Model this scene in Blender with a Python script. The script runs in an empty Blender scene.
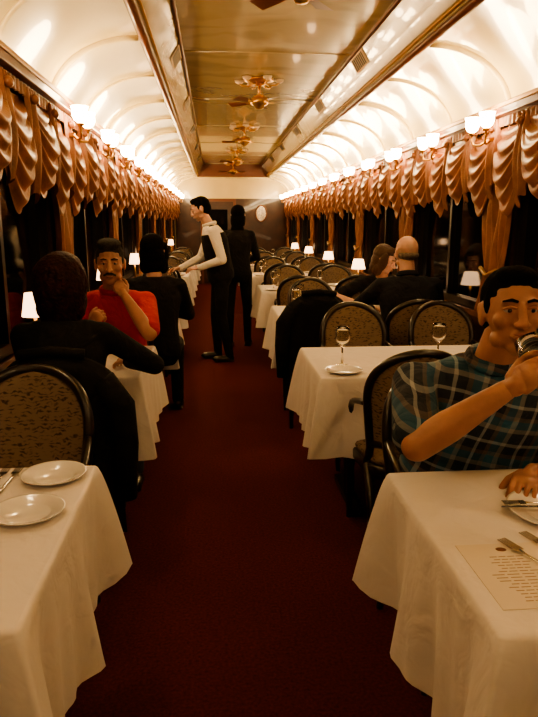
import bpy, bmesh, math, random
from mathutils import Vector, Matrix
random.seed(7)
SC = bpy.context.scene
COL = SC.collection
V = Vector
pi = math.pi

# ------------------------------------------------------------------ materials
def nodes(m):
    m.use_nodes = True
    nt = m.node_tree
    return nt, nt.nodes.get('Principled BSDF')

def mat(name, col, rough=.5, metal=0., bump=0., bscale=80., var=0., vscale=6., emis=None, estr=0., coat=0., sheen=0., spec=.5, sss=0., bdist=.01):
    m = bpy.data.materials.new(name)
    nt, b = nodes(m)
    b.inputs['Base Color'].default_value = (*col, 1)
    b.inputs['Roughness'].default_value = rough
    b.inputs['Metallic'].default_value = metal
    b.inputs['Coat Weight'].default_value = coat
    b.inputs['Specular IOR Level'].default_value = spec
    if sss:
        b.inputs['Subsurface Weight'].default_value = sss
        b.inputs['Subsurface Radius'].default_value = (1., .35, .2)
        b.inputs['Subsurface Scale'].default_value = .012
    if sheen:
        b.inputs['Sheen Weight'].default_value = sheen
        b.inputs['Sheen Tint'].default_value = (min(1, col[0]*2.5), min(1, col[1]*2.5), min(1, col[2]*2.5), 1)
    tc = nt.nodes.new('ShaderNodeTexCoord')
    if bump:
        n = nt.nodes.new('ShaderNodeTexNoise'); n.inputs['Scale'].default_value = bscale
        n.inputs['Detail'].default_value = 3; n.inputs['Distortion'].default_value = .8 if bdist > .01 else 0
        bp = nt.nodes.new('ShaderNodeBump'); bp.inputs['Strength'].default_value = bump
        bp.inputs['Distance'].default_value = bdist
        nt.links.new(tc.outputs['Object'], n.inputs['Vector'])
        nt.links.new(n.outputs['Fac'], bp.inputs['Height'])
        nt.links.new(bp.outputs['Normal'], b.inputs['Normal'])
    if var:
        n = nt.nodes.new('ShaderNodeTexNoise'); n.inputs['Scale'].default_value = vscale
        n.inputs['Detail'].default_value = 4
        r = nt.nodes.new('ShaderNodeValToRGB')
        r.color_ramp.elements[0].position = .3; r.color_ramp.elements[1].position = .7
        r.color_ramp.elements[0].color = (*[c*(1-var) for c in col], 1)
        r.color_ramp.elements[1].color = (*[min(1, c*(1+var)) for c in col], 1)
        nt.links.new(tc.outputs['Object'], n.inputs['Vector'])
        nt.links.new(n.outputs['Fac'], r.inputs['Fac'])
        nt.links.new(r.outputs['Color'], b.inputs['Base Color'])
    if emis:
        b.inputs['Emission Color'].default_value = (*emis, 1)
        b.inputs['Emission Strength'].default_value = estr
    return m

def pattern_mat(name, c0, c1, scale, rough, thr=(.42, .55), metal=0., coat=0.):
    m = bpy.data.materials.new(name); nt, b = nodes(m)
    b.inputs['Roughness'].default_value = rough; b.inputs['Metallic'].default_value = metal; b.inputs['Coat Weight'].default_value = coat
    tc = nt.nodes.new('ShaderNodeTexCoord')
    w = nt.nodes.new('ShaderNodeTexWave'); w.inputs['Scale'].default_value = scale
    w.wave_type = 'RINGS'; w.inputs['Distortion'].default_value = 9; w.inputs['Detail'].default_value = 2
    w.inputs['Detail Scale'].default_value = 1.6
    v = nt.nodes.new('ShaderNodeTexVoronoi'); v.inputs['Scale'].default_value = scale*2.2
    mx = nt.nodes.new('ShaderNodeMath'); mx.operation = 'MULTIPLY_ADD'; mx.inputs[1].default_value = .6
    r = nt.nodes.new('ShaderNodeValToRGB')
    r.color_ramp.elements[0].position = thr[0]; r.color_ramp.elements[1].position = thr[1]
    r.color_ramp.elements[0].color = (*c0, 1); r.color_ramp.elements[1].color = (*c1, 1)
    nt.links.new(tc.outputs['Object'], w.inputs['Vector']); nt.links.new(tc.outputs['Object'], v.inputs['Vector'])
    nt.links.new(w.outputs['Fac'], mx.inputs[0]); nt.links.new(v.outputs['Distance'], mx.inputs[2])
    nt.links.new(mx.outputs[0], r.inputs['Fac']); nt.links.new(r.outputs['Color'], b.inputs['Base Color'])
    return m

def plaid_mat(name):
    m = bpy.data.materials.new(name); nt, b = nodes(m); b.inputs['Roughness'].default_value = .85
    tc = nt.nodes.new('ShaderNodeTexCoord'); sp = nt.nodes.new('ShaderNodeSeparateXYZ')
    mp = nt.nodes.new('ShaderNodeMapping'); mp.inputs['Rotation'].default_value = (.1, .25, .15)
    wn = nt.nodes.new('ShaderNodeTexNoise'); wn.inputs['Scale'].default_value = 5
    wa = nt.nodes.new('ShaderNodeVectorMath'); wa.operation = 'MULTIPLY_ADD'; wa.inputs[1].default_value = (.035, .035, .035)
    nt.links.new(tc.outputs['Object'], wn.inputs['Vector']); nt.links.new(wn.outputs['Color'], wa.inputs[0]); nt.links.new(tc.outputs['Object'], wa.inputs[2])
    nt.links.new(wa.outputs[0], mp.inputs['Vector']); nt.links.new(mp.outputs[0], sp.inputs[0])
    n = nt.nodes.new('ShaderNodeTexNoise'); n.inputs['Scale'].default_value = 11; n.inputs['Detail'].default_value = 3; n.inputs['Distortion'].default_value = .8
    bp = nt.nodes.new('ShaderNodeBump'); bp.inputs['Strength'].default_value = .8; bp.inputs['Distance'].default_value = .03
    nt.links.new(tc.outputs['Object'], n.inputs['Vector']); nt.links.new(n.outputs['Fac'], bp.inputs['Height']); nt.links.new(bp.outputs['Normal'], b.inputs['Normal'])
    def ramp(sock, freq, stops, off=0):
        a = nt.nodes.new('ShaderNodeMath'); a.operation = 'MULTIPLY_ADD'; a.inputs[1].default_value = freq; a.inputs[2].default_value = off
        f = nt.nodes.new('ShaderNodeMath'); f.operation = 'FRACT'
        r = nt.nodes.new('ShaderNodeValToRGB'); r.color_ramp.interpolation = 'CONSTANT'
        while len(r.color_ramp.elements) < len(stops): r.color_ramp.elements.new(.5)
        for e, (p, c) in zip(r.color_ramp.elements, stops): e.position = p; e.color = (*c, 1)
        nt.links.new(sock, a.inputs[0]); nt.links.new(a.outputs[0], f.inputs[0]); nt.links.new(f.outputs[0], r.inputs['Fac'])
        return r.outputs['Color']
    st = [(0, (.008, .018, .035)), (.30, (.22, .22, .22)), (.42, (.02, .11, .18)), (.62, (.12, .09, .08)), (.72, (.006, .009, .020)), (.92, (.30, .32, .34))]
    a = ramp(sp.outputs['X'], 8, st); c = ramp(sp.outputs['Z'], 8, st, .3)
    mx = nt.nodes.new('ShaderNodeMix'); mx.data_type = 'RGBA'; mx.inputs[0].default_value = .5
    nt.links.new(a, mx.inputs[6]); nt.links.new(c, mx.inputs[7]); nt.links.new(mx.outputs[2], b.inputs['Base Color'])
    return m

M = {}
M['carpet'] = mat('carpet_red', (.098, .018, .020), .95, bump=.6, bscale=260, var=.35, vscale=90, spec=.1)
M['linen'] = mat('linen_white', (.70, .65, .63), .85, bump=.5, bscale=9, sheen=.1, bdist=.02)
M['wood'] = mat('dark_mahogany', (.05, .017, .010), .35, var=.4, vscale=5, coat=.3)
M['blackwood'] = mat('ebonised_wood', (.014, .008, .006), .35, coat=.3)
M['uphol'] = pattern_mat('brocade_upholstery', (.050, .030, .024), (.20, .14, .10), 22, .8, thr=(.3, .75))
M['curtain'] = mat('curtain_satin_damask', (.27, .108, .058), .38, bump=.25, bscale=60, var=.25, vscale=9, sheen=.2)
M['brass'] = mat('brass', (.62, .36, .12), .28, 1.)
M['cream'] = mat('cream_enamel', (.82, .68, .36), .20, var=.05, vscale=3, coat=.5)
M['gold'] = mat('gilded_trim', (.40, .23, .09), .4, .6)
M['redwood'] = mat('red_brown_trim', (.16, .05, .025), .35, coat=.3)
M['ceil'] = pattern_mat('glossy_tan_ceiling', (.36, .28, .165), (.44, .35, .21), 1.2, .17, thr=(.3, .8), coat=.5)
M['night'] = mat('night_glass', (.004, .004, .006), .06)
M['lampglass'] = mat('glowing_glass', (.9, .7, .4), .4, emis=(1, .72, .36), estr=60)
M['shade'] = mat('lamp_shade_glow', (.9, .75, .5), .7, emis=(1, .60, .32), estr=6)
M['dimglass'] = mat('frosted_dim_glass', (.6, .45, .3), .3, emis=(1, .6, .3), estr=.05)
M['porcelain'] = mat('porcelain', (.76, .73, .70), .15, coat=.5)
M['silver'] = mat('silver', (.7, .66, .6), .2, 1.)
M['paper'] = mat('menu_paper', (.68, .60, .52), .8)
M['ink'] = mat('menu_ink', (.34, .24, .17), .8)
M['dark'] = mat('dark_void', (.01, .008, .007), .6)
M['mirror'] = mat('mirror', (.30, .26, .22), .25, 1.)
M['skinA'] = mat('skin_tan', (.37, .175, .125), .48, bump=.3, bscale=60, var=.15, vscale=14, sss=.2, bdist=.004)
M['skinB'] = mat('skin_light', (.50, .29, .225), .48, bump=.3, bscale=60, var=.12, vscale=14, sss=.2, bdist=.004)
M['hairblack'] = mat('hair_black', (.005, .004, .004), .9, bump=.5, bscale=150, spec=.05)
M['hairred'] = mat('hair_dark_auburn', (.022, .004, .005), .6, bump=1., bscale=70, var=.6, vscale=30, spec=.15)
M['hairgrey'] = mat('hair_dark_grey', (.030, .026, .023), .8, bump=.5, bscale=150, var=.4, vscale=60, spec=.1)
M['hairlight'] = mat('hair_light_grey', (.14, .11, .09), .8, bump=.5, bscale=150, var=.4, vscale=60, spec=.1)
M['hairblond'] = mat('hair_brown', (.05, .022, .013), .5, bump=.5, bscale=150, spec=.3)
M['eyew'] = mat('eye_white', (.45, .40, .36), .2)
M['eyed'] = mat('eye_dark', (.01, .006, .004), .15)
M['lips'] = mat('lips', (.28, .11, .085), .45)
M['red'] = mat('polo_red', (.40, .012, .03), .8, bump=.8, bscale=10, bdist=.03)
M['blackcloth'] = mat('black_cloth', (.009, .008, .009), .9, bump=.8, bscale=10, spec=.2, bdist=.03)
M['navycloth'] = mat('navy_cloth', (.013, .013, .018), .9, bump=.8, bscale=10, spec=.2, bdist=.03)
M['whitecloth'] = mat('white_shirt', (.72, .66, .60), .8, bump=.8, bscale=10, bdist=.03)
M['denim'] = mat('denim', (.03, .04, .07), .85, bump=.3, bscale=20)
M['shoe'] = mat('black_leather', (.01, .008, .007), .3)
M['plaid'] = plaid_mat('plaid_shirt')
g = bpy.data.materials.new('clear_glass'); nt, b = nodes(g)
b.inputs['Base Color'].default_value = (.95, .93, .88, 1); b.inputs['Roughness'].default_value = .03
b.inputs['Transmission Weight'].default_value = 1; b.inputs['IOR'].default_value = 1.3
M['glass'] = g
M['drink'] = mat('amber_drink', (.55, .40, .24), .1)

# ------------------------------------------------------------------ mesh builder
class MB:
    def __init__(s): s.v = []; s.f = []; s.m = []; s.s = []
    def add(s, vs, fs, m=0, smooth=True, X=None):
        o = len(s.v)
        s.v += [tuple(X @ V(p)) if X else tuple(p) for p in vs]
        for f in fs: s.f.append([i+o for i in f]); s.m.append(m); s.s.append(smooth)
    def box(s, x0, x1, y0, y1, z0, z1, m=0, X=None):
        vs = [(x, y, z) for x in (x0, x1) for y in (y0, y1) for z in (z0, z1)]
        s.add(vs, [(0, 1, 3, 2), (4, 6, 7, 5), (0, 4, 5, 1), (2, 3, 7, 6), (0, 2, 6, 4), (1, 5, 7, 3)], m, False, X)
    def ell(s, c, r, m=0, X=None, seg=16, rng=10, R=None):
        if not hasattr(r, '__len__'): r = (r, r, r)
        c = V(c); vs = []
        for i in range(1, rng):
            a = pi*i/rng
            for j in range(seg):
                t = 2*pi*j/seg
                p = V((r[0]*math.sin(a)*math.cos(t), r[1]*math.sin(a)*math.sin(t), r[2]*math.cos(a)))
                if R: p = R @ p
                vs.append(c+p)
        top = V((0, 0, r[2])); bot = V((0, 0, -r[2]))
        if R: top = R @ top; bot = R @ bot
        vs += [c+top, c+bot]; n = len(vs); fs = []
        for i in range(rng-2):
            for j in range(seg):
                k = (j+1) % seg
                fs.append((i*seg+j, (i+1)*seg+j, (i+1)*seg+k, i*seg+k))
        for j in range(seg):
            k = (j+1) % seg
            fs.append((n-2, j, k)); fs.append((n-1, (rng-2)*seg+k, (rng-2)*seg+j))
        s.add(vs, fs, m, True, X)
    def lathe(s, prof, m=0, seg=24, X=None, fold=0, nf=8, caps=True):
        vs = []; fs = []
        for r, z in prof:
            for j in range(seg):
                t = 2*pi*j/seg; rr = r*(1+fold*math.cos(nf*t))
                vs.append((rr*math.cos(t), rr*math.sin(t), z))
        for i in range(len(prof)-1):
            for j in range(seg):
                k = (j+1) % seg
                fs.append((i*seg+j, i*seg+k, (i+1)*seg+k, (i+1)*seg+j))
        if caps and prof[0][0] > 1e-4: fs.append(tuple(range(seg))[::-1])
        if caps and prof[-1][0] > 1e-4: fs.append(tuple((len(prof)-1)*seg+j for j in range(seg)))
        s.add(vs, fs, m, True, X)
    def tube(s, pts, rad, m=0, seg=10, X=None, closed=False, flat=1.):
        pts = [V(p) for p in pts]; n = len(pts)
        if not hasattr(rad, '__len__'): rad = [rad]*n
        vs = []; fs = []; up = None
        for i in range(n):
            if closed: d = pts[(i+1) % n]-pts[i-1]
            else: d = pts[min(i+1, n-1)]-pts[max(i-1, 0)]
            d.normalize()
            if up is None:
                up = V((0, 0, 1)) if abs(d.z) < .9 else V((0, 1, 0))
            up = (up-d*up.dot(d)).normalized(); sd = d.cross(up)
            for j in range(seg):
                t = 2*pi*j/seg
                vs.append(pts[i]+(up*math.cos(t)*flat+sd*math.sin(t))*rad[i])
        L = n if closed else n-1
        for i in range(L):
            a = i*seg; c = ((i+1) % n)*seg
            for j in range(seg):
                k = (j+1) % seg
                fs.append((a+j, a+k, c+k, c+j))
        if not closed:
            fs.append(tuple(range(seg))[::-1]); fs.append(tuple((n-1)*seg+j for j in range(seg)))
        s.add(vs, fs, m, True, X)
    def cap(s, a, b, ra, rb, m=0):      # tapered capsule
        a = V(a); b = V(b); d = (b-a)
        s.ell(a, ra, m, seg=14, rng=8); s.ell(b, rb, m, seg=14, rng=8)
        if d.length > 1e-4: s.tube([a, a.lerp(b, .5), b], [ra, (ra+rb)/2, rb], m, seg=14)
    def loft(s, secs, m=0, seg=24):     # secs: (center,right,fwd,rx,ry)
        vs = []; fs = []
        for c, r, f, rx, ry in secs:
            for j in range(seg):
                t = 2*pi*j/seg
                ct, st = math.cos(t), math.sin(t)
                ct = math.copysign(abs(ct)**.85, ct); st = math.copysign(abs(st)**.85, st)
                vs.append(V(c)+r*ct*rx+f*st*ry)
        n = len(secs)
        for i in range(n-1):
            for j in range(seg):
                k = (j+1) % seg
                fs.append((i*seg+j, i*seg+k, (i+1)*seg+k, (i+1)*seg+j))
        fs.append(tuple(range(seg))[::-1]); fs.append(tuple((n-1)*seg+j for j in range(seg)))
        s.add(vs, fs, m, True)
    def grid(s, fn, nu, nv, m=0, smooth=True, X=None):
        vs = [fn(i/nu, j/nv) for j in range(nv+1) for i in range(nu+1)]
        fs = [(j*(nu+1)+i, j*(nu+1)+i+1, (j+1)*(nu+1)+i+1, (j+1)*(nu+1)+i) for j in range(nv) for i in range(nu)]
        s.add(vs, fs, m, smooth, X)
    def mesh(s, name, mats):
        me = bpy.data.meshes.new(name); me.from_pydata([tuple(p) for p in s.v], [], s.f)
        for k in mats: me.materials.append(M[k])
        me.polygons.foreach_set('material_index', s.m); me.polygons.foreach_set('use_smooth', s.s)
        me.validate(); me.update()
        return me
    def obj(s, name, mats, loc=(0, 0, 0), rot=0., bevel=0.):
        return place(s.mesh(name, mats), name, loc, rot, bevel)

def place(me, name, loc=(0, 0, 0), rot=0., bevel=0.):
    o = bpy.data.objects.new(name, me); COL.objects.link(o)
    o.location = loc; o.rotation_euler = (0, 0, rot)
    if bevel:
        b = o.modifiers.new('bevel', 'BEVEL'); b.width = bevel; b.segments = 2; b.limit_method = 'ANGLE'
    return o

def remesh_into(dst, src, voxel, m, smooth=4):
    me = bpy.data.meshes.new('tmp'); me.from_pydata([tuple(p) for p in src.v], [], src.f); me.update()
    o = bpy.data.objects.new('tmp', me); COL.objects.link(o)
    r = o.modifiers.new('r', 'REMESH'); r.mode = 'VOXEL'; r.voxel_size = voxel
    sm = o.modifiers.new('s', 'SMOOTH'); sm.factor = .5; sm.iterations = smooth
    dg = bpy.context.evaluated_depsgraph_get()
    e = o.evaluated_get(dg); em = e.to_mesh()
    dst.add([tuple(v.co) for v in em.vertices], [tuple(p.vertices) for p in em.polygons], m, True)
    e.to_mesh_clear(); bpy.data.objects.remove(o); bpy.data.meshes.remove(me)

# ------------------------------------------------------------------ room
XL, XR, CX = -.90, 1.75, .425
Y0, Y1 = -2.2, 15.6
P = 1.87
SC0 = 3.85 - 3*P       # sconce / pilaster positions
pil = [SC0+P*k for k in range(0, 10)]
pil = [y for y in pil if Y0 < y < Y1+.1]

mb = MB(); mb.box(XL-.1, XR+.1, Y0-.1, Y1+.1, -.06, 0); mb.obj('floor', ['carpet'])

def wall(side):
    X = XL if side < 0 else XR
    o = -1 if side < 0 else 1
    def bx(mb, d0, d1, y0, y1, z0, z1, m):   # d: depth into the room from the wall face
        xa, xb = X-o*d0, X-o*d1
        mb.box(min(xa, xb), max(xa, xb), y0, y1, z0, z1, m)
    nm = 'left' if side < 0 else 'right'
    w = MB()
    bx(w, -.10, 0, Y0, Y1, 0, .86, 0); bx(w, -.10, 0, Y0, Y1, 1.96, 2.10, 0)
    ys = [Y0]+pil+[Y1]
    for y in pil: bx(w, -.10, 0, max(Y0, y-.14), min(Y1, y+.14), .86, 1.96, 0)
    w.obj('wall_'+nm, ['wood'])
    t = MB(); bx(t, 0, .015, Y0, Y1, 0, .12, 0); t.obj('baseboard_'+nm, ['blackwood'], bevel=.005)
    # cornice with cove ledge
    t = MB(); bx(t, 0, .12, Y0, Y1, 2.05, 2.09, 0); bx(t, .10, .125, Y0, Y1, 2.09, 2.115, 1); bx(t, 0, .07, Y0, Y1, 2.00, 2.05, 0)
    t.obj('trim_'+('1' if side < 0 else '2'), ['redwood', 'gold'], bevel=.006)
    t = MB(); bx(t, 0, .015, Y0, Y1, .83, .87, 0); t.obj('trim_'+('3' if side < 0 else '4'), ['redwood'], bevel=.004)
    # windows
    for i in range(len(ys)-1):
        a = ys[i]+(.14 if i > 0 else 0); b = ys[i+1]-(.14 if i < len(ys)-2 else 0)
        if b-a < .3: continue
        n = MB(); bx(n, -.07, -.06, a, b, .86, 1.96, 0)
        for (y0, y1, z0, z1) in ((a, a+.05, .87, 1.96), (b-.05, b, .87, 1.96), (a+.05, b-.05, .87, .92), (a+.05, b-.05, 1.91, 1.96), ((a+b)/2-.02, (a+b)/2+.02, .92, 1.91)):
            bx(n, -.06, -.02, y0, y1, z0, z1, 1)
        n.obj('window_%d' % (i+1 + (0 if side < 0 else 10)), ['night', 'blackwood'])
wall(-1); wall(1)

# ceiling: arched coves + clerestory
def prof_half():
    pts = [(-.90, 2.05)]
    for k in range(0, 13):
        a = pi/2*k/12; pts.append((-.40-.50*math.cos(a), 2.08+.37*math.sin(a)))
    return pts
mb = MB()
L = prof_half(); R_ = [(2*CX-x, z) for x, z in L]
for pr in (L, R_):
    n = len(pr)
    mb.add([(x, y, z) for y in (Y0, Y1) for x, z in pr], [(i, i+1, n+i+1, n+i) for i in range(n-1)], 0)
CL = [(-.40, 2.45), (-.335, 2.45), (-.335, 2.50), (-.30, 2.56), (-.22, 2.69), (-.20, 2.70)]
for pr, in ((CL,), ([(2*CX-x, z) for x, z in CL],)):
    n = len(pr)
    mb.add([(x, y, z) for y in (Y0, Y1-.9) for x, z in pr], [(i, i+1, n+i+1, n+i) for i in range(n-1)], 1, False)
mb.box(-.20, 1.05, Y0, Y1-.9, 2.70, 2.74, 1)
mb.box(-.40, 1.25, Y1-.9, Y1, 2.45, 2.74, 0)
mb.box(-1.0, 1.85, Y0, Y1, 2.80, 2.84, 0)
mb.obj('ceiling', ['cream', 'ceil'])
# ribs
mb = MB()
for k in range(-5, 40):
    y = 3.85+P*k/2
    if not (Y0 < y < Y1): continue
    big = (k % 2 == 0)
    for pr in (L, R_):
        pts = []
        for x, z in pr[1:]:
            d = V((CX-x, 0, 1.6-z)).normalized()
            pts.append(V((x, y, z))+d*.004)
        mb.tube(pts, .022 if big else .012, 0, seg=8)
mb.obj('trim_5', ['cream'])
# clerestory lips and panel frames
mb = MB()
for sx in (1, -1):
    def px(x): return x if sx == 1 else 2*CX-x
    mb.tube([(px(-.365), Y0, 2.445), (px(-.365), Y1-.9, 2.445)], .026, 0, seg=10)
    mb.tube([(px(-.335), Y0, 2.475), (px(-.335), Y1-.9, 2.475)], .012, 1, seg=8)
    mb.tube([(px(-.215), Y0, 2.685), (px(-.215), Y1-.9, 2.685)], .014, 0, seg=8)
mb.box(-.36, 1.21, Y1-.93, Y1-.90, 2.43, 2.70, 0)
for k in range(-3, 8):
    y = 3.3+P*k
    if y > Y1-1 or y < Y0: continue
    mb.tube([(-.2, y, 2.702), (1.05, y, 2.702)], .008, 2, seg=8)
mb.obj('trim_6', ['redwood', 'gold', 'ceil'])
# vents on the clerestory faces
mb = MB()
for k in range(-2, 8):
    y = 3.2+P*k
    if y > Y1-1.3: continue
    for sx in (1, -1):
        a = V((-.30, y, 2.56)); b = V((-.22, y, 2.69))
        if sx < 0: a.x = 2*CX-a.x; b.x = 2*CX-b.x
        inn = V((sx*.85, 0, -.5)).normalized()*.006
        p0 = a.lerp(b, .2)+inn; p1 = a.lerp(b, .85)+inn
        def q(w, h, off, m):
            c = (p0+p1)/2+inn*off; d = (p1-p0)/2*h
            mb.add([c-d+V((0, -w, 0)), c-d+V((0, w, 0)), c+d+V((0, w, 0)), c+d+V((0, -w, 0))], [(0, 1, 2, 3)], m, False)
        q(.19, 1.15, 0, 1); q(.16, .9, .5, 0)
        for j in range(7):
            c = (p0+p1)/2+inn*1.0; d = (p1-p0)/2*.9; yy = -.14+j*.047
            mb.add([c-d+V((0, yy, 0)), c-d+V((0, yy+.008, 0)), c+d+V((0, yy+.008, 0)), c+d+V((0, yy, 0))], [(0, 1, 2, 3)], 1, False)
mb.obj('ceiling_vent', ['dark', 'gold'])

# end and back walls
mb = MB(); mb.box(XL-.1, XR+.1, Y1, Y1+.1, 0, 2.84, 0)
mb.box(XL, XR, Y1-.03, Y1, 0, 2.0, 1)
mb.obj('wall_end', ['cream', 'wood'])
mb = MB(); mb.box(XL-.1, XR+.1, Y0-.1, Y0, 0, 2.84, 0); mb.obj('wall_back', ['wood'])
mb = MB(); yb = Y1-.03
mb.box(-.32, .52, yb-.03, yb-.0005, 0, 2.0, 0); mb.box(-.26, .46, yb-.045, yb-.03, .02, 1.93, 1)
mb.box(-.12, .32, yb-.055, yb-.045, 1.0, 1.75, 2)
mb.obj('door_1', ['redwood', 'wood', 'night'], bevel=.004)
mb = MB(); cx = 1.12
pts = [(cx+.13*math.cos(t), yb-.015, 1.66+.19*math.sin(t)) for t in [2*pi*k/28 for k in range(28)]]
mb.tube(pts, .016, 0, seg=8, closed=True)
mb.add([(p[0], yb-.012, p[2]) for p in pts], [tuple(range(28))], 1, False)
mb.obj('oval_mirror', ['redwood', 'mirror'])

# ------------------------------------------------------------------ curtains
def curtain_mesh():
    mb = MB()
    def swag(cy, w, top, drop, off, seed):
        def fn(u, v):
            uu = 2*u-1
            cat = (1-abs(uu)**2.2)          # U-shaped sag
            z = top-.015-drop*cat*(.06+.94*v**.9)-.05*v*abs(uu)**3
            y = cy+uu*w/2*(1-.12*v*(1-abs(uu)))
            fold = math.sin(v*pi*11+seed+.8*uu)+.5*math.sin(v*pi*5+seed*2)
            x = off+.085*math.sin(pi*min(1, v*.9+.05))*cat+.010*fold*(.25+.75*cat)
            return (x, y, z)
        mb.grid(fn, 24, 60, 0)
    def cascade(cy, w, top, ln, off, seed):  # soft pleated tail that narrows and rounds off
        def fn(u, v):
            uu = 2*u-1
            end = ln*(1-.22*abs(uu)**2+.05*math.sin(u*13+seed))
            z = top-end*v
            g = .5+.6*math.sin(pi*min(1, v*.72+.12))
            y = cy+uu*w/2*g+.008*math.sin(v*6+seed)
            x = off+.016*math.sin(u*pi*5+seed+v*1.2)+.03*(1-uu*uu)*math.sin(pi*v*.9)
            return (x, y, z)
        mb.grid(fn, 30, 20, 0)
    def drop(cy, w, top, bot, off, seed, tie=None):
        def fn(u, v):
            z = top+(bot-top)*v
            g = .5+.5*abs((z-tie)/(top-tie))**.8 if z > tie else .5+.35*((tie-z)/(tie-bot))
            y = cy+(u-.5)*w*g+.02*math.sin(v*3+seed)
            x = off+.016*math.sin(u*pi*11+seed)+.012*math.sin(u*17+v*4+seed)+.006*math.sin(v*14+u*9)
            return (x, y, z)
        mb.grid(fn, 60, 26, 0)
    drop(.0, .50, 2.0, .88, .040, 1., tie=1.15)
    mb.tube([(.07, -.12, 1.17), (.085, 0, 1.13), (.07, .12, 1.17)], .012, 1, seg=8)
    n = 5; w = P/n
    for k in range(n):
        swag(w*(k+.5), w*1.12, 2.03, (.53, .45, .53, .45, .53)[k], .05+(k % 2)*.015, k*1.3)
    for k in range(n):
        cascade(w*k, .13, 2.03, .43+.05*(k % 2), .085, k*2.)
        mb.ell((.115, w*k, 1.985), (.02, .03, .022), 0, seg=12, rng=8)
    def hb(u, v): return (.085+.008*math.sin(u*pi*70), u*P, 2.04-.05*v)
    mb.grid(hb, 200, 2, 0)
    return mb.mesh('swag_curtain', ['curtain', 'gold'])
CM = curtain_mesh()
for y in pil:
    if y+P > Y1+.3: continue
    o = place(CM, 'swag_curtain', (XL, y, 0), 0)
    o2 = place(CM, 'swag_curtain', (XR, y+P, 0), pi)

# ------------------------------------------------------------------ sconces
def sconce_mesh():
    mb = MB()
    X = Matrix.Translation((0, 0, 1.93)) @ Matrix.Rotation(pi/2, 4, 'Y')
    mb.lathe([(.05, 0), (.045, .012), (.02, .02), (.012, .05), (0, .055)], 0, X=X)
    mb.box(0, .11, -.02, .02, 1.92, 1.94, 0)
    for s in (-1, 1):
        pts = [(.10, 0, 1.93), (.135, .04*s, 1.90), (.16, .085*s, 1.905), (.165, .105*s, 1.94), (.165, .105*s, 1.965)]
        mb.tube(pts, .007, 0, seg=8)
        X = Matrix.Translation((.165, .105*s, 1.965))
        mb.lathe([(.0, 0), (.018, 0), (.022, .01), (.012, .018)], 0, X=X, seg=16)
        mb.lathe([(.012, .015), (.032, .03), (.042, .055), (.040, .08), (.046, .10), (.043, .10), (.036, .08), (.0, .06)], 1, X=X, seg=20, fold=.05)
    return mb.mesh('wall_sconce', ['brass', 'lampglass'])
SM = sconce_mesh()
LC = (1, .71, .39)
def light(kind, name, loc, e, col=LC, **k):
    l = bpy.data.lights.new(name, kind); l.energy = e; l.color = col
    for a, b in k.items(): setattr(l, a, b)
    o = bpy.data.objects.new(name, l); COL.objects.link(o); o.location = loc
    return o
for k in range(-1, 40):
    y = SC0+P/2*k
    if y > Y1-.2 or y < Y0+.2: continue
    if y < 3 and k % 2: continue
    place(SM, 'wall_sconce', (XL+.02, y, 0), 0)
    place(SM, 'wall_sconce', (XR-.02, y, 0), pi)
    for x in (XL+.22, XR-.22):
        light('POINT', 'sconce_light', (x, y, 2.15), 5.2 if y > 3 else 7.5, shadow_soft_size=.05)
for s in (-1, 1):
    x = XL+.06 if s < 0 else XR-.06
    a = light('AREA', 'cove_light', (x, (Y0+Y1)/2, 2.10), 48, shape='RECTANGLE')
    a.data.size = .06; a.data.size_y = Y1-Y0-.2
    a.rotation_euler = (0, pi+(.35 if s < 0 else -.35)*-1, 0)

# ------------------------------------------------------------------ ceiling fans
def fan_mesh():
    mb = MB(); z0 = 2.70
    X = Matrix.Translation((0, 0, z0))
    mb.lathe([(.0, 0), (.13, 0), (.135, -.012), (.10, -.02), (.06, -.03), (.05, -.05), (.02, -.055), (0.0, -.056)][::-1], 0, X=X)
    for k in range(6):
        a = k*pi/3
        c, s = math.cos(a), math.sin(a)
        pts = [(r*c, r*s, z0+dz) for r, dz in ((.04, -.03), (.10, -.055), (.155, -.05), (.18, -.03))]
        mb.tube(pts, .008, 0, seg=8)
        XX = Matrix.Translation((.18*c, .18*s, z0-.035))
        mb.lathe([(.0, 0), (.015, 0), (.035, .012), (.042, .03), (.038, .03), (.0, .012)], 2, X=XX, seg=12)
    mb.tube([(0, 0, z0-.05), (0, 0, z0-.13)], .012, 0)
    X = Matrix.Translation((0, 0, z0-.22))
    mb.lathe([(0, -.03), (.03, -.025), (.045, -.005), (.075, .01), (.085, .035), (.075, .06), (.04, .08), (.015, .095), (0, .096)], 0, X=X)
    for k in range(5):
        a = k*2*pi/5+.3
        X = Matrix.Translation((0, 0, z0-.195)) @ Matrix.Rotation(a, 4, 'Z') @ Matrix.Rotation(.22, 4, 'X')
        def fn(u, v):
            y = (v-.5)*(.055+.045*u)
            return (.10+.20*u, y, 0)
        mb.grid(fn, 6, 2, 1, X=X)
        mb.box(.06, .13, -.012, .012, -.004, .004, 0, X=X)
    return mb.mesh('ceiling_fan', ['brass', 'redwood', 'dimglass'])
FM = fan_mesh()
for y in (.4, 3.25, 6.1, 8.95, 11.8, 14.2): place(FM, 'ceiling_fan', (CX, y, 0), y)

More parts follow.
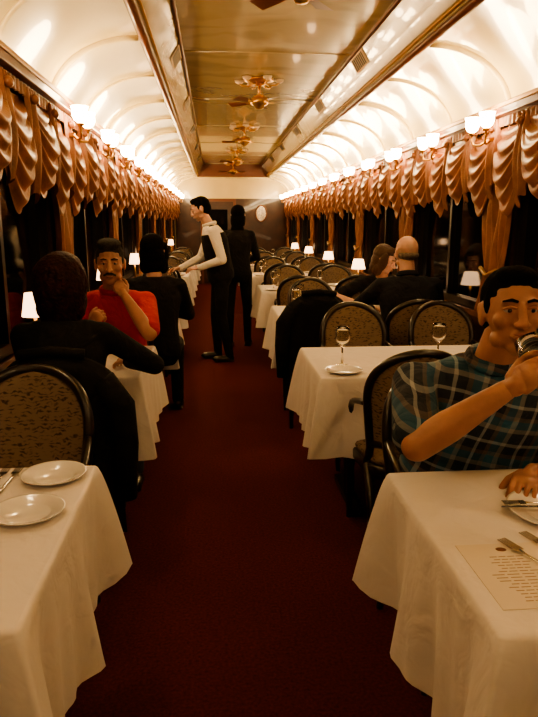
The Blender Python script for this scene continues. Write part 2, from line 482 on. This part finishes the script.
# ------------------------------------------------------------------ chairs
def chair_mesh():
    mb = MB()
    def yb(x, z): return -.20-.09*max(0, (z-.45))/.55+.09*(x/.23)**2
    for sx in (-1, 1):
        mb.tube([(sx*.175, .19, .40), (sx*.18, .20, .25), (sx*.175, .215, 0)], [.024, .019, .013], 0, seg=10)
        mb.tube([(sx*.18, yb(.2, .45), .44), (sx*.175, -.20, .22), (sx*.18, -.25, 0)], [.022, .019, .014], 0, seg=10)
    secs = []
    for z, g in ((.37, .96), (.385, 1.0), (.42, 1.0), (.43, .97)):
        secs.append((V((0, 0, z)), V((1, 0, 0)), V((0, 1, 0)), .212*g, .225*g))
    def sq(secs, m):
        vs = []; fs = []; seg = 40
        for c, r, f, rx, ry in secs:
            for j in range(seg):
                t = 2*pi*j/seg; ct, st = math.cos(t), math.sin(t)
                ct = math.copysign(abs(ct)**.45, ct); st = math.copysign(abs(st)**.45, st)
                vs.append(c+r*ct*rx*(.92+.08*(st+1)/2)+f*st*ry)
        n = len(secs)
        for i in range(n-1):
            for j in range(seg):
                k = (j+1) % seg; fs.append((i*seg+j, i*seg+k, (i+1)*seg+k, (i+1)*seg+j))
        fs.append(tuple(range(seg))[::-1]); fs.append(tuple((n-1)*seg+j for j in range(seg)))
        mb.add(vs, fs, m)
    sq(secs, 0)
    sq([(V((0, 0, z)), V((1, 0, 0)), V((0, 1, 0)), .203*g, .215*g) for z, g in ((.43, .97), (.445, 1.), (.458, .96), (.464, .85), (.467, .5))], 1)
    def wv(v):
        return (.178+.025*min(1, v/.5))*(1-max(0, (v-.55)/.45)**2.4*.999)**.5 if v < 1 else .004
    Z0, Z1 = .50, .935
    out = []
    N = 22
    for i in range(N+1):
        v = 1-(1-i/N)**1.6
        z = Z0+(Z1-Z0)*v; out.append((-wv(v), z))
    full = out+[(-x, z) for x, z in out[::-1][1:]]
    pts = [V((-.185, yb(.2, .44), .42))]+[V((x, yb(x, z), z)) for x, z in full]+[V((.185, yb(.2, .44), .42))]
    mb.tube(pts, .019, 0, seg=10)
    mb.tube([V((x, yb(x, .52), .52)) for x in (-.17, -.1, 0, .1, .17)], .018, 0, seg=8)
    for m, off in ((1, .016), (1, -.014)):
        def fn(u, v):
            vv = 1-(1-v)**1.6
            w = max(.004, wv(vv)-.008)
            x = (2*u-1)*w; z = Z0+(Z1-Z0-.01)*vv
            puff = off*(1-abs(2*u-1)**4)
            return (x, yb(x, z)+puff, z)
        mb.grid(fn, 20, 22, m)
    for sx in (-1, 1):
        p = [(sx*.203, yb(.22, .70), .70), (sx*.218, -.04, .68), (sx*.218, .04, .655), (sx*.212, .08, .60), (sx*.205, .08, .42)]
        pts = []
        for i in range(len(p)-1):
            for k in range(4):
                pts.append(V(p[i]).lerp(V(p[i+1]), k/4))
        pts.append(V(p[-1]))
        for _ in range(3):
            pts = [pts[0]]+[(pts[i-1]+pts[i]*2+pts[i+1])/4 for i in range(1, len(pts)-1)]+[pts[-1]]
        mb.tube(pts, .014, 0, seg=8)
    return mb.mesh('dining_chair', ['blackwood', 'uphol'])
CHM = chair_mesh()

# ------------------------------------------------------------------ tables
def table_mesh(a, b, seed, clampL=None, clampR=None):
    rnd = random.Random(seed); mb = MB()
    r = .012; top = .755
    per = []
    corners = [(a-r, b-r, 0), (-(a-r), b-r, 90), (-(a-r), -(b-r), 180), (a-r, -(b-r), 270)]
    for ci in range(4):
        cx, cy, a0 = corners[ci]
        for k in range(8):
            t = math.radians(a0+90*k/7); per.append((V((cx+r*math.cos(t), cy+r*math.sin(t))), V((math.cos(t), math.sin(t)))))
        nx = corners[(ci+1) % 4]; t = math.radians(a0+90)
        nr = V((math.cos(t), math.sin(t)))
        p0 = V((cx, cy))+nr*r; p1 = V((nx[0], nx[1]))+nr*r
        n = 40
        for k in range(1, n): per.append((p0.lerp(p1, k/n), nr))
    cs = [V((sx*a, sy*b)) for sx in (1, -1) for sy in (1, -1)]
    ph = [rnd.uniform(0, 6) for _ in range(6)]
    amp = [rnd.uniform(.9, 1.25) for _ in range(4)]
    vs = []; fs = []; n = len(per)
    for p, nr in per: vs.append((p.x*.96, p.y*.96, top))
    for p, nr in per: vs.append((p.x-nr.x*.006, p.y-nr.y*.006, top-.001))
    J = 18
    for j in range(J+1):
        f = j/J
        for i, (p, nr) in enumerate(per):
            dd = [(p-c).length for c in cs]; d = min(dd); ci = dd.index(d)
            c = math.exp(-(d/.05)**2)*amp[ci]; c2 = math.exp(-((d-.12)/.05)**2)
            cz = max(0, 1-d/.20)
            s = i/n*2*pi
            o = f**.8*(.012+.085*c)+f**1.2*(.022*math.sin(s*9+ph[0])+.015*math.sin(s*17+ph[1])+.010*math.sin(s*31+ph[3]))*(1-min(1, c))-.022*f*c2
            diag = V((math.copysign(1, cs[ci].x), math.copysign(1, cs[ci].y))).normalized()
            dr = (nr*(1-min(1, c))+diag*min(1, c)).normalized()
            q = p+dr*o
            if clampL is not None: q.x = max(q.x, clampL)
            if clampR is not None: q.x = min(q.x, clampR)
            z = top-.007-f*(.385-.02*cz+.012*math.sin(s*5+ph[2]))
            vs.append((q.x, q.y, z))
    for k in range(J+2):
        for i in range(n):
            i2 = (i+1) % n
            fs.append((k*n+i, (k+1)*n+i, (k+1)*n+i2, k*n+i2))
    mb.add(vs, fs, 0); mb.add([vs[i] for i in range(n)], [tuple(range(n))], 0, True)
    mb.box(-a+.01, a-.01, -b+.01, b-.01, .715, .745, 1)
    if a > .4:
        for sx in (-1, 1):
            mb.lathe([(.03, 0), (.028, .7)], 1, X=Matrix.Translation((sx*(a-.22), 0, .02)), seg=12); mb.box(sx*(a-.22)-.03, sx*(a-.22)+.03, -.24, .24, 0, .035, 1)
    else:
        mb.lathe([(.035, 0), (.03, .7)], 1, X=Matrix.Translation((0, 0, .02)), seg=12); mb.box(-.03, .03, -.24, .24, 0, .035, 1); mb.box(-.16, .16, -.03, .03, 0, .035, 1)
    return mb.mesh('dining_table', ['linen', 'blackwood'])
TL = [table_mesh(.262, .395, s, clampL=-.272) for s in (1, 5)]
TR = [table_mesh(.612, .375, s, clampR=.635) for s in (2, 8)]
LX, RX = -.612, 1.087
LY = [1.415+P*i for i in range(7)]
RY = [1.307+P*i for i in range(7)]
for i, y in enumerate(LY): place(TL[i % 2], 'dining_table', (LX, y, 0))
for i, y in enumerate(RY): place(TR[i % 2], 'dining_table', (RX, y, 0))
TOP = .7555

def lamp_mesh(h, r):
    mb = MB()
    mb.lathe([(0, 0), (.05, 0), (.05, .008), (.03, .018), (.012, .03), (.009, h-.15), (.014, h-.13), (.008, h-.11), (.008, h), (0, h)], 0, seg=20)
    mb.lathe([(r-.003, h-.05), (r, h-.05), (r*.7, h+.055), (r*.65, h+.055)], 1, seg=32, fold=.03, nf=16)
    return mb.mesh('table_lamp', ['brass', 'shade'])
LMR = lamp_mesh(.25, .075); LML = lamp_mesh(.33, .056)
def plate_mesh(r):
    mb = MB()
    mb.lathe([(0, 0), (r*.5, 0), (r*.62, .002), (r*.98, .014), (r, .018), (r*.95, .016), (r*.62, .006), (r*.58, .003), (0.0, .003)], 0, seg=48)
    return mb.mesh('dinner_plate', ['porcelain'])
PM = plate_mesh(.088); PB = plate_mesh(.12)
def glass_mesh():
    mb = MB()
    mb.lathe([(0, 0), (.035, 0), (.033, .004), (.006, .010), (.0045, .05), (.0045, .09), (.012, .10), (.030, .12), (.036, .145), (.034, .175), (.030, .195), (.0285, .195), (.032, .175), (.034, .145), (.028, .122), (.010, .104), (0, .102)], 0, seg=28)
    return mb.mesh('wine_glass', ['glass'])
GM = glass_mesh()
def cutlery(kind):
    mb = MB()
    if kind == 'fork':
        mb.tube([(0, -.09, .004), (0, -.05, .005), (0, .02, .004), (0, .04, .006)], [.006, .0045, .003, .004], 0, seg=8, flat=.5)
        mb.box(-.011, .011, .04, .055, .004, .0065)
        for x in (-.0095, -.0032, .0032, .0095): mb.box(x-.0015, x+.0015, .055, .095, .004, .006)
    else:
        mb.tube([(0, -.11, .004), (0, -.07, .005), (0, -.01, .004)], [.007, .006, .005], 0, seg=8, flat=.5)
        mb.add([(-.005, -.01, .004), (.008, -.01, .004), (.009, .07, .004), (.004, .105, .004), (-.005, .11, .004), (-.005, -.01, .0055), (.008, -.01, .0045), (.009, .07, .0045), (.004, .105, .0045), (-.005, .11, .0055)],
               [(0, 1, 2, 3, 4), (5, 6, 7, 8, 9), (0, 1, 6, 5), (1, 2, 7, 6), (2, 3, 8, 7), (3, 4, 9, 8), (4, 0, 5, 9)], 0, False)
    return mb.mesh(kind, ['silver'])
FK, KN = cutlery('fork'), cutlery('knife')

for i, y in enumerate(LY):
    place(LML, 'table_lamp', (-.815, y-.33, TOP))
for i, y in enumerate(RY): place(LMR, 'table_lamp', (RX+.47, y, TOP))
# row 0 settings
place(PM, 'bread_plate', (-.462, 1.485, TOP)); place(PM, 'bread_plate', (-.455, 1.715, TOP))
place(FK, 'fork', (-.60, 1.70, TOP), .05); place(FK, 'fork', (-.57, 1.70, TOP), -.02); place(KN, 'knife', (-.63, 1.69, TOP), .0)
place(PB, 'dinner_plate', (.82, 1.38, TOP))
place(KN, 'knife', (.79, 1.38, TOP+.016), 1.45); place(FK, 'fork', (.79, 1.405, TOP+.016), 1.5)
place(FK, 'fork', (.655, 1.17, TOP+.002), .35); place(FK, 'fork', (.715, 1.20, TOP), .3)
mb = MB(); mb.box(.515, .70, 1.01, 1.25, TOP, TOP+.0012, 0)
rn = random.Random(4)
for k in range(15):
    w = rn.uniform(.03, .065); y = 1.195-k*.0115
    for j in range(4):
        x = .6075-w+2*w*j/4
        mb.box(x, x+2*w/4*.8, y-.0015, y+.001, TOP+.0012, TOP+.0015, 1)
mb.ell((.6075, 1.225, TOP+.0012), (.012, .009, .0008), 2, seg=16, rng=4)
mb.obj('menu_card', ['paper', 'ink', 'redwood'])
for i in range(1, 7):
    y = RY[i]
    place(PM, 'bread_plate', (.60, y-.27, TOP)); place(GM, 'wine_glass', (.62, y-.14+.02*(i % 2), TOP))
    if i not in (1, 2): place(PB, 'dinner_plate', (1.35, y+.2, TOP))
    if i != 2: place(GM, 'wine_glass', (1.13, y-.05, TOP))
    if i > 1: place(GM, 'wine_glass', (.70, y+.22, TOP))
    if i > 1: place(GM, 'wine_glass', (-.50, LY[i]+.18, TOP))
    if i > 2: place(PM, 'bread_plate', (-.48, LY[i]-.25, TOP))
place(PM, 'bread_plate', (-.455, LY[1]+.12, TOP))
def napkin(name, loc, seed):
    rr = random.Random(seed); mb = MB(); p = [rr.uniform(0, 6) for _ in range(4)]
    def fn(u, v):
        x = (u-.5)*.13; y = (v-.5)*.11; d = max(0, 1-(abs(2*u-1)**3)) * max(0, 1-abs(2*v-1)**3)
        z = .004+d*(.022+.012*math.sin(u*9+p[0])+.010*math.sin(v*8+u*6+p[1]))
        return (x*(1+.1*math.sin(v*7+p[2])), y*(1+.1*math.sin(u*7+p[3])), z)
    mb.grid(fn, 16, 16, 0); mb.obj(name, ['linen'], loc)
napkin('napkin', (-.44, LY[1]-.06, TOP), 3)
napkin('napkin', (.62, RY[2]+.1, TOP), 5)

# chairs
rc = random.Random(2)
for i, y in enumerate(LY):
    place(CHM, 'dining_chair', (-.66, y+.63, 0), pi)
    place(CHM, 'dining_chair', (-.655 if i == 0 else -.64, y-.63, 0), 0)
for i, y in enumerate(RY):
    for k, x in enumerate((.80, 1.37)):
        xf = x+(.08 if i > 0 else 0)
        place(CHM, 'dining_chair', (xf, y+(.62 if i == 0 else .60), 0), pi+rc.uniform(-.05, .05))
        if i == 2 and k == 0: place(CHM, 'dining_chair', (.71, y-.42, 0), 0)
        elif i == 2: place(CHM, 'dining_chair', (x, y-.62, 0), 0)
        else: place(CHM, 'dining_chair', (x+.03, y-(.44 if i != 0 else .62), 0), rc.uniform(-.04, .04))

# black coats over chairs
def coat(cx, yc, sleeves=True):
    mb = MB()
    path = [(yc-.17, .62), (yc-.215, .80), (yc-.235, .93), (yc-.275, .972), (yc-.318, .93), (yc-.315, .78), (yc-.31, .60), (yc-.32, .40), (yc-.325, .26)]
    def fn(u, v):
        f = v*(len(path)-1); k = min(int(f), len(path)-2); t = f-k
        y = path[k][0]*(1-t)+path[k+1][0]*t; z = path[k][1]*(1-t)+path[k+1][1]*t
        uu = 2*u-1; w = .215+.04*max(0, (.9-z))
        z -= .10*abs(uu)**3*(1 if z > .6 else .3)
        y += .075*uu*uu+.012*math.sin(u*19+2)*min(1, abs(z-1.0)*3)
        return (cx+uu*w, y, z)
    mb.grid(fn, 40, 40, 0)
    for s in (-1, 1):
        mb.tube([(cx+s*.18, yc-.25, .87), (cx+s*.24, yc-.24, .76), (cx+s*.25, yc-.23, .60), (cx+s*.24, yc-.24, .38)], [.045, .055, .05, .045], 0, seg=14)
    mb.tube([(cx-.12, yc-.27, .97), (cx, yc-.285, .985), (cx+.12, yc-.27, .97)], .020, 0, seg=10)
    mb.obj('draped_coat', ['blackcloth'])
coat(.71, RY[2]-.42)
coat(-.61, LY[1]-.63)

# ------------------------------------------------------------------ people
def ik(S, T, l1, l2, pole):
    d = T-S; Ln = min(d.length, l1+l2-.012); Ln = max(Ln, abs(l1-l2)+.02); dr = d.normalized()
    a = (l1*l1-l2*l2+Ln*Ln)/(2*Ln); h = math.sqrt(max(0, l1*l1-a*a))
    pp = pole-dr*pole.dot(dr); pp.normalize()
    return S+dr*a+pp*h, S+dr*Ln

def hand(out, W, d, n, right, curl, mi=0, sc=1., thumbcurl=.5):
    d = d.normalized(); n = (n-d*n.dot(d)).normalized(); t = d.cross(n)*(1 if right else -1)
    h = MB()
    R = Matrix((t, d, n)).transposed()
    for a in (.025, .045, .065):
        h.ell(W+d*a*sc, (.036*sc*(.8+a*3.2), .032*sc, .015*sc), R=R, seg=14, rng=8)
    h.cap(W-d*.01, W+d*.03, .024*sc, .022*sc)
    for k, (o, ln) in enumerate(((.029, .070), (.010, .079), (-.010, .073), (-.028, .056))):
        b = W+d*(.082-.004*abs(k-1))*sc+t*o*sc; r0 = (.0092-.0006*k)*sc
        h.cap(b-d*.03*sc, b, .010*sc, r0)
        th = 0; p = b
        dd = (d+t*o*1.2).normalized()
        for j, fr in enumerate((.45, .31, .24)):
            th += curl[j] if not hasattr(curl[j], '__len__') else curl[j][k]
            q = p+(dd*math.cos(th)+n*math.sin(th))*ln*fr*sc*1.12
            h.cap(p, q, r0*(1-.09*j), r0*(1-.09*(j+1))); p = q
    b = W+d*.022*sc+t*.024*sc; q = b+(t*.65+d*.7+n*.35).normalized()*.040*sc
    h.cap(b, q, .014*sc, .0115*sc)
    q2 = q+(t*.30+d*.85+n*thumbcurl).normalized()*.030*sc; h.cap(q, q2, .0115*sc, .0098*sc)
    q3 = q2+(t*.0+d*.85+n*(thumbcurl+.35)).normalized()*.022*sc; h.cap(q2, q3, .0098*sc, .0082*sc)
    remesh_into(out, h, .0033, mi, 2)
    return t

def person(name, loc, yaw, skin='skinB', top='blackcloth', bottom='blackcloth', hair='hairblack', style='short', seated=True,
           lean=.1, sc=1., wid=1., belly=1., headrot=(0, 0, 0), neckfwd=.02, hands=None, sleeves='long', moustache=False, vest=None,
           headvox=.005, collar=True, twist=0., headsc=1.):
    X = Matrix.Translation(loc) @ Matrix.Rotation(yaw, 4, 'Z'); Xi = X.inverted(); R3i = Xi.to_3x3()
    out = MB()
    mats = [skin, top, bottom, 'shoe', hair, 'eyew', 'eyed', 'lips', vest or top]
    zp = .565 if seated else .93*sc
    def sp(t):
        a = lean*(1 if t > 0 else .2)
        return V((0, t*math.sin(a)*sc+(.0 if t < .4 else (t-.4)*neckfwd*4), zp+t*math.cos(a)*sc))
    hc = sp(.68)+V((0, neckfwd, 0))
    H = Matrix.Translation(hc) @ Matrix.Rotation(headrot[2], 4, 'Z') @ Matrix.Rotation(headrot[0], 4, 'X') @ Matrix.Rotation(headrot[1], 4, 'Y') @ Matrix.Scale(sc*headsc, 4)
    rt = V((math.cos(twist), math.sin(twist), 0)); fw = V((-math.sin(twist), math.cos(twist), -math.sin(lean))).normalized()
    rx0 = V((1, 0, 0))
    S3 = [(-.12, .125, .095), (-.06, .165, .12), (0, .172, .125), (.08, .16, .12*belly), (.17, .150, .115*belly), (.27, .162, .118), (.36, .178, .118), (.43, .172, .105), (.475, .135, .085), (.51, .085, .065), (.535, .06, .055)]
    def tor(extra, lo, hi, wmul=1.):
        r = []
        for t, a, b in S3:
            if lo <= t <= hi:
                rr = rt if t > .2 else rx0
                r.append((sp(t), rr, fw, (a*wid+extra)*sc*wmul, (b+extra)*sc))
        return r
    sh = {s: sp(.445)+rt*(s*.172*wid*sc) for s in (1, -1)}
    hip = {s: V((s*.09*sc, 0, zp-.02)) for s in (1, -1)}
    if seated:
        kn = {s: V((s*.12, .43, .53)) for s in (1, -1)}; an = {s: V((s*.12, .40, .10)) for s in (1, -1)}
    else:
        kn = {s: V((s*.10, .03+.02*s, .50*sc)) for s in (1, -1)}; an = {s: V((s*.105, -.02+.05*s, .09)) for s in (1, -1)}
    tr = MB(); tr.loft(tor(0.004, -.12, .1))
    for s in (1, -1):
        tr.cap(hip[s], kn[s], .088*sc, .060*sc); tr.cap(kn[s], an[s]+V((0, 0, -.02)), .060*sc, .046*sc)
    remesh_into(out, tr, .011, 2, 6)
    shoe = MB()
    for s in (1, -1):
        a = an[s]; shoe.ell((a.x, a.y+.0, .045), (.038, .05, .045)); shoe.ell((a.x, a.y+.09, .035), (.045, .10, .034)); shoe.box(a.x-.04, a.x+.04, a.y-.045, a.y+.16, .002, .02)
    remesh_into(out, shoe, .008, 3, 2)
    tp = MB(); tp.loft(tor(.010, -.10 if seated else -.06, .52))
    tp.cap(sp(.455)-rt*.10*wid, sp(.455)+rt*.10*wid, .062*sc, .062*sc)
    sk = MB(); arms = {}
    for s, key in ((1, 'R'), (-1, 'L')):
        tgt, pole, hd, hn, curl = hands[key]
        if callable(tgt): tgt = tgt(X @ H)
        T = Xi @ V(tgt)
        E, W = ik(sh[s], T, .295*sc, .255*sc, V(pole))
        inner = sp(.44)+rt*(s*.10*sc)
        tp.cap(inner, sh[s], .066*sc, .060*sc)
        if sleeves == 'long':
            tp.cap(sh[s], E, .060*sc, .048*sc); tp.cap(E, E.lerp(W, .97), .048*sc, .034*sc)
            sk.cap(E.lerp(W, .6), W, .032*sc, .025*sc)
        else:
            f = .70 if sleeves == 'short' else .85
            tp.cap(sh[s], sh[s].lerp(E, f), .064*sc, .063*sc)
            sk.cap(sh[s], E, .046*sc, .040*sc)
            sk.cap(E, E.lerp(W, .35), .041*sc, .042*sc); sk.cap(E.lerp(W, .35), W, .042*sc, .026*sc)
        arms[key] = (W, E)
        hd_ = (R3i @ V(hd)) if hd else (W-E)
        hand(out, W, hd_, R3i @ V(hn), s == 1, curl, 0, sc*.98)
    remesh_into(out, tp, .009, 1, 7)
    if vest:
        vs = MB(); sec = tor(.020, -.06, .44); vs.loft(sec)
        for s in (1, -1): vs.cap(sp(.40)+rt*s*.10, sp(.47)+rt*s*.095, .065, .050)
        remesh_into(out, vs, .009, 8, 5)
    sk.cap(sp(.47), hc+V((0, -.02, -.05)), .058*sc*(.9+.1*wid), .054*sc)
    hm = MB()
    e = lambda c, r: hm.ell(c, r, X=H)
    e((0, -.012, .030), (.076, .096, .088)); e((0, .020, .0), (.070, .070, .085)); e((0, .028, -.045), (.056, .056, .062))
    e((0, .058, -.092), (.026, .022, .022))
    for s in (1, -1):
        e((s*.042, .022, -.072), (.020, .034, .024)); e((s*.044, .058, -.022), (.022, .024, .022))
        e((s*.078, -.004, -.008), (.010, .020, .032)); e((s*.083, -.012, .008), (.006, .014, .018))
        e((s*.013, .096, -.034), (.010, .012, .009)); e((s*.026, .074, .026), (.024, .016, .010))
    for k in range(7):
        f = k/6; e((0, .086+.022*f, .016-.048*f), (.009+.004*f, .012, .012))
    e((0, .082, -.062), (.026, .014, .016))
    remesh_into(out, sk, .008, 0, 5)
    remesh_into(out, hm, headvox, 0, 3)
    out.ell((0, .0945, -.057), (.023, .006, .0045), 7, X=H, seg=12, rng=6); out.ell((0, .0935, -.066), (.020, .007, .006), 7, X=H, seg=12, rng=6)
    for s in (1, -1):
        out.ell((s*.030, .0725, .006), (.0145, .014, .0080), 5, X=H, seg=14, rng=8)
        out.ell((s*.030, .0835, .005), (.0060, .004, .0062), 6, X=H, seg=10, rng=6)
        out.tube([H @ V((s*.013, .087, .010)), H @ V((s*.030, .0885, .0135)), H @ V((s*.046, .079, .008))], [.003, .0045, .003], 0, seg=6)
        out.tube([H @ V((s*.012, .092, .027)), H @ V((s*.028, .0935, .032)), H @ V((s*.048, .080, .028))], [.0035, .0042, .0022], 4, seg=6)
    if moustache:
        m2 = MB()
        for s in (1, -1):
            m2.cap(H @ V((s*.004, .099, -.047)), H @ V((s*.030, .086, -.058)), .0085, .006)
        remesh_into(out, m2, .003, 4, 2)
    hr = MB(); q = lambda c, r: hr.ell(c, r, X=H)
    if style in ('short', 'grey'):
        q((0, -.019, .041), (.0790, .0975, .0855)); q((0, -.046, .0), (.073, .070, .080))
        q((0, .026, .094), (.056, .053, .031))
        for s in (1, -1): q((s*.068, .012, .020), (.0105, .018, .030))
        if top == 'red': q((0, .03, .103), (.060, .057, .034)); q((0, .0, .108), (.068, .07, .034))
    elif style == 'bald':
        q((0, -.034, -.018), (.0765, .078, .040))
    elif style in ('bob', 'bobslim'):
        g = 1. if style == 'bob' else .86
        q((0, -.030, .046), (.098*g, .104, .092)); q((0, .01, .085), (.075*g, .075, .045)); q((0, -.045, -.02), (.108*g, .095*g, .095)); q((0, -.05, -.08), (.105*g, .08*g, .075))
        for s in (1, -1): q((s*.075, .02, -.01), (.024, .045, .085)); q((s*.07, -.01, -.09), (.035, .05, .06))
        if style == 'bob':
            q((0, -.045, .0), (.118, .10, .12)); q((0, -.06, -.12), (.115, .065, .08)); q((0, -.07, -.18), (.095, .05, .06))
            # wavy locks running down the head
            for k in range(30):
                a = pi+.25+(pi-.5)*k/29; ph = random.uniform(0, 6); pts = []; rad = []
                for j in range(12):
                    f = j/11; z = .115-.37*f*(.85+.15*math.sin(ph))
                    rr = .118*math.sqrt(max(.05, 1-((z-.0)/.128)**2)) if z > 0 else .118-.06*(-z/.25)**1.5
                    aa = a+.10*math.sin(f*11+ph)
                    pts.append(H @ V((rr*math.cos(aa), -.045+rr*.85*math.sin(aa), z))); rad.append(.012*(1-.5*abs(2*f-1)**2))
                hr.tube(pts, rad, seg=8)
    elif style == 'long':
        q((0, -.028, .042), (.088, .102, .088)); q((0, -.06, -.06), (.088, .055, .12)); q((0, -.085, -.20), (.085, .035, .14)); q((0, -.09, -.32), (.07, .028, .10))
        for s in (1, -1): q((s*.068, .0, -.04), (.022, .04, .09))
    remesh_into(out, hr, .005, 4, 2 if style == 'bob' else 3)
    if collar:
        pts = []
        for k in range(24):
            t = 2*pi*k/24
            pts.append(sp(.515)+rt*math.cos(t)*.066*sc*(.9+.1*wid)+V((-math.sin(twist), math.cos(twist), 0))*(math.sin(t)*.064+.004)*sc+V((0, 0, .010-.018*math.sin(t))))
        out.tube(pts, .013*sc, 1, seg=8, closed=True, flat=1.5)
    o = out.obj(name, mats, loc, yaw)
    return o, X, arms, H

OPEN = (.25, .3, .2); REST = (.35, .45, .3); FIST = (1.1, 1.3, .8); WRAP = (.62, .75, .55)
# plaid man drinking
dW = V((.42, -.50, .55)).normalized(); nW = V((.92, .30, -.15)); nW = (nW-dW*nW.dot(dW)).normalized()
tax = dW.cross(nW)
GR = .108
def wrist_target(HW):
    mouth = HW @ V((0, .104, -.060))
    rim = mouth + V((.0, -.034, -.004))
    return rim - tax*GR - dW*.078 - nW*.052
o, X, arms, H = person('man_drinking', (.795, 1.94, 0), pi, skin='skinA', top='plaid', bottom='denim', hair='hairblack', style='short', lean=.36, sc=1.02, wid=1.26, belly=1.15,
    headrot=(.12, 0, -.15), neckfwd=.02, sleeves='elbow', headvox=.0042, headsc=.97,
    hands={'R': (wrist_target, (.8, -.1, -.6), dW, nW, WRAP), 'L': ((.85, 1.57, .785), (-.7, -.2, -.5), (-.6, -.75, 0.0), (0, 0, -1), REST)})
Wl = X @ arms['R'][0]
gc = Wl+dW*.078+nW*.052
mb = MB()
Rg = Matrix.Translation(gc-tax*.040) @ tax.to_track_quat('Z', 'Y').to_matrix().to_4x4()
mb.lathe([(0, 0), (.020, 0), (.030, .012), (.040, .05), (.043, .09), (.038, .148), (.036, .148), (.041, .09), (.038, .05), (.028, .014), (0, .006)], 0, seg=32, X=Rg)
mb.lathe([(0, .007), (.027, .0145), (.0375, .05), (.0395, .075), (0, .075)], 1, seg=32, X=Rg)
mb.obj('drinking_glass', ['glass', 'drink'])
# red polo man
person('man_in_red_polo', (-.585, LY[1]+.60, 0), pi, skin='skinA', top='red', bottom='denim', hair='hairgrey', style='short', lean=.24, wid=1.05, belly=1.15, moustache=True,
    headrot=(-.02, 0, .1), sleeves='elbow',
    hands={'L': ((-.50, 3.60, 1.05), (-.6, .1, -.8), (-.45, .1, .8), (-.5, .75, .1), FIST), 'R': ((-.66, 3.45, .90), (.6, .1, -.8), (.45, -.1, .8), (.5, .75, .1), FIST)})
# auburn woman from behind
person('woman_with_auburn_hair', (-.64, LY[1]-.62, 0), 0, skin='skinB', top='blackcloth', bottom='blackcloth', hair='hairred', style='bob', lean=.13, sc=.95, wid=1.0, collar=False,
    headrot=(-.05, 0, -.1), headsc=.98,
    hands={'R': ((-.42, 3.03, .80), (.9, -.3, -.3), (-.3, .9, 0), (0, 0, -1), REST), 'L': ((-.70, 3.0, .80), (-.2, -.3, -.9), (.3, .9, 0), (0, 0, -1), REST)})
# diner row 2 left
person('woman_in_black', (-.43, LY[2]-.60, 0), 0, skin='skinB', hair='hairblack', style='bobslim', lean=.1, sc=1., wid=1., collar=False, headrot=(0, 0, -.3),
    hands={'R': ((-.42, LY[2]-.25, .80), (.9, -.3, -.3), None, (0, 0, -1), REST), 'L': ((-.62, LY[2]-.25, .80), (-.3, -.3, -.8), None, (0, 0, -1), REST)})
# bald man
person('bald_man', (1.38, RY[2]-.60, 0), 0, skin='skinB', top='navycloth', bottom='denim', hair='hairlight', style='bald', lean=.14, sc=1.0, wid=1.15, headrot=(0, 0, .2),
    hands={'R': ((1.52, RY[2]-.22, .80), (.5, -.3, -.6), None, (0, 0, -1), REST), 'L': ((1.20, RY[2]-.22, .80), (-.9, -.3, -.3), None, (0, 0, -1), REST)})
# woman opposite
person('woman_diner', (1.42, RY[2]+.56, 0), pi, skin='skinB', top='blackcloth', bottom='blackcloth', hair='hairblond', style='bobslim', lean=.42, sc=.93, wid=.98, collar=False, sleeves='short', headrot=(-.35, 0, .9),
    hands={'R': ((1.18, RY[2]+.20, .79), (.9, -.2, -.3), None, (0, 0, -1), REST), 'L': ((1.5, RY[2]+.22, .79), (-.7, -.2, -.5), None, (0, 0, -1), REST)})
# waiter
person('waiter', (.06, 6.78, 0), pi/2+.1, skin='skinB', top='whitecloth', bottom='blackcloth', hair='hairblack', style='short', seated=False, lean=.17, sc=.99, wid=.95, vest='blackcloth', headrot=(-.35, 0, 0),
    neckfwd=.04,
    hands={'L': ((-.16, 6.60, 1.0), (-.3, -1., -.2), (-1, .1, -.1), (0, .4, -1), REST), 'R': ((-.36, 6.85, .98), (.3, -.5, -.7), (-1, -.1, -.15), (0, -.4, -1), REST)})
# waitress behind, back to camera
person('waitress_with_long_hair', (.27, 7.55, 0), -.15, skin='skinB', top='blackcloth', bottom='blackcloth', hair='hairblack', style='long', seated=False, lean=.03, sc=.95, wid=.9, collar=False,
    hands={'R': ((.40, 7.85, 1.0), (.6, -.6, -.2), None, (-1, 0, 0), REST), 'L': ((.12, 7.85, 1.0), (-.6, -.6, -.2), None, (1, 0, 0), REST)})

# ------------------------------------------------------------------ world, camera, view
w = bpy.data.worlds.new('night'); SC.world = w; w.use_nodes = True
w.node_tree.nodes['Background'].inputs[0].default_value = (.02, .015, .012, 1); w.node_tree.nodes['Background'].inputs[1].default_value = .1
cam = bpy.data.cameras.new('camera'); co = bpy.data.objects.new('camera', cam); COL.objects.link(co)
co.location = (0, 0, 1.45); co.rotation_euler = (math.radians(78), 0, -math.radians(4.8))
cam.sensor_width = 36; cam.lens = 640/717*36; cam.clip_start = .02
SC.camera = co
SC.view_settings.view_transform = 'AgX'
SC.view_settings.look = 'AgX - Medium High Contrast'
SC.view_settings.exposure = -0.3
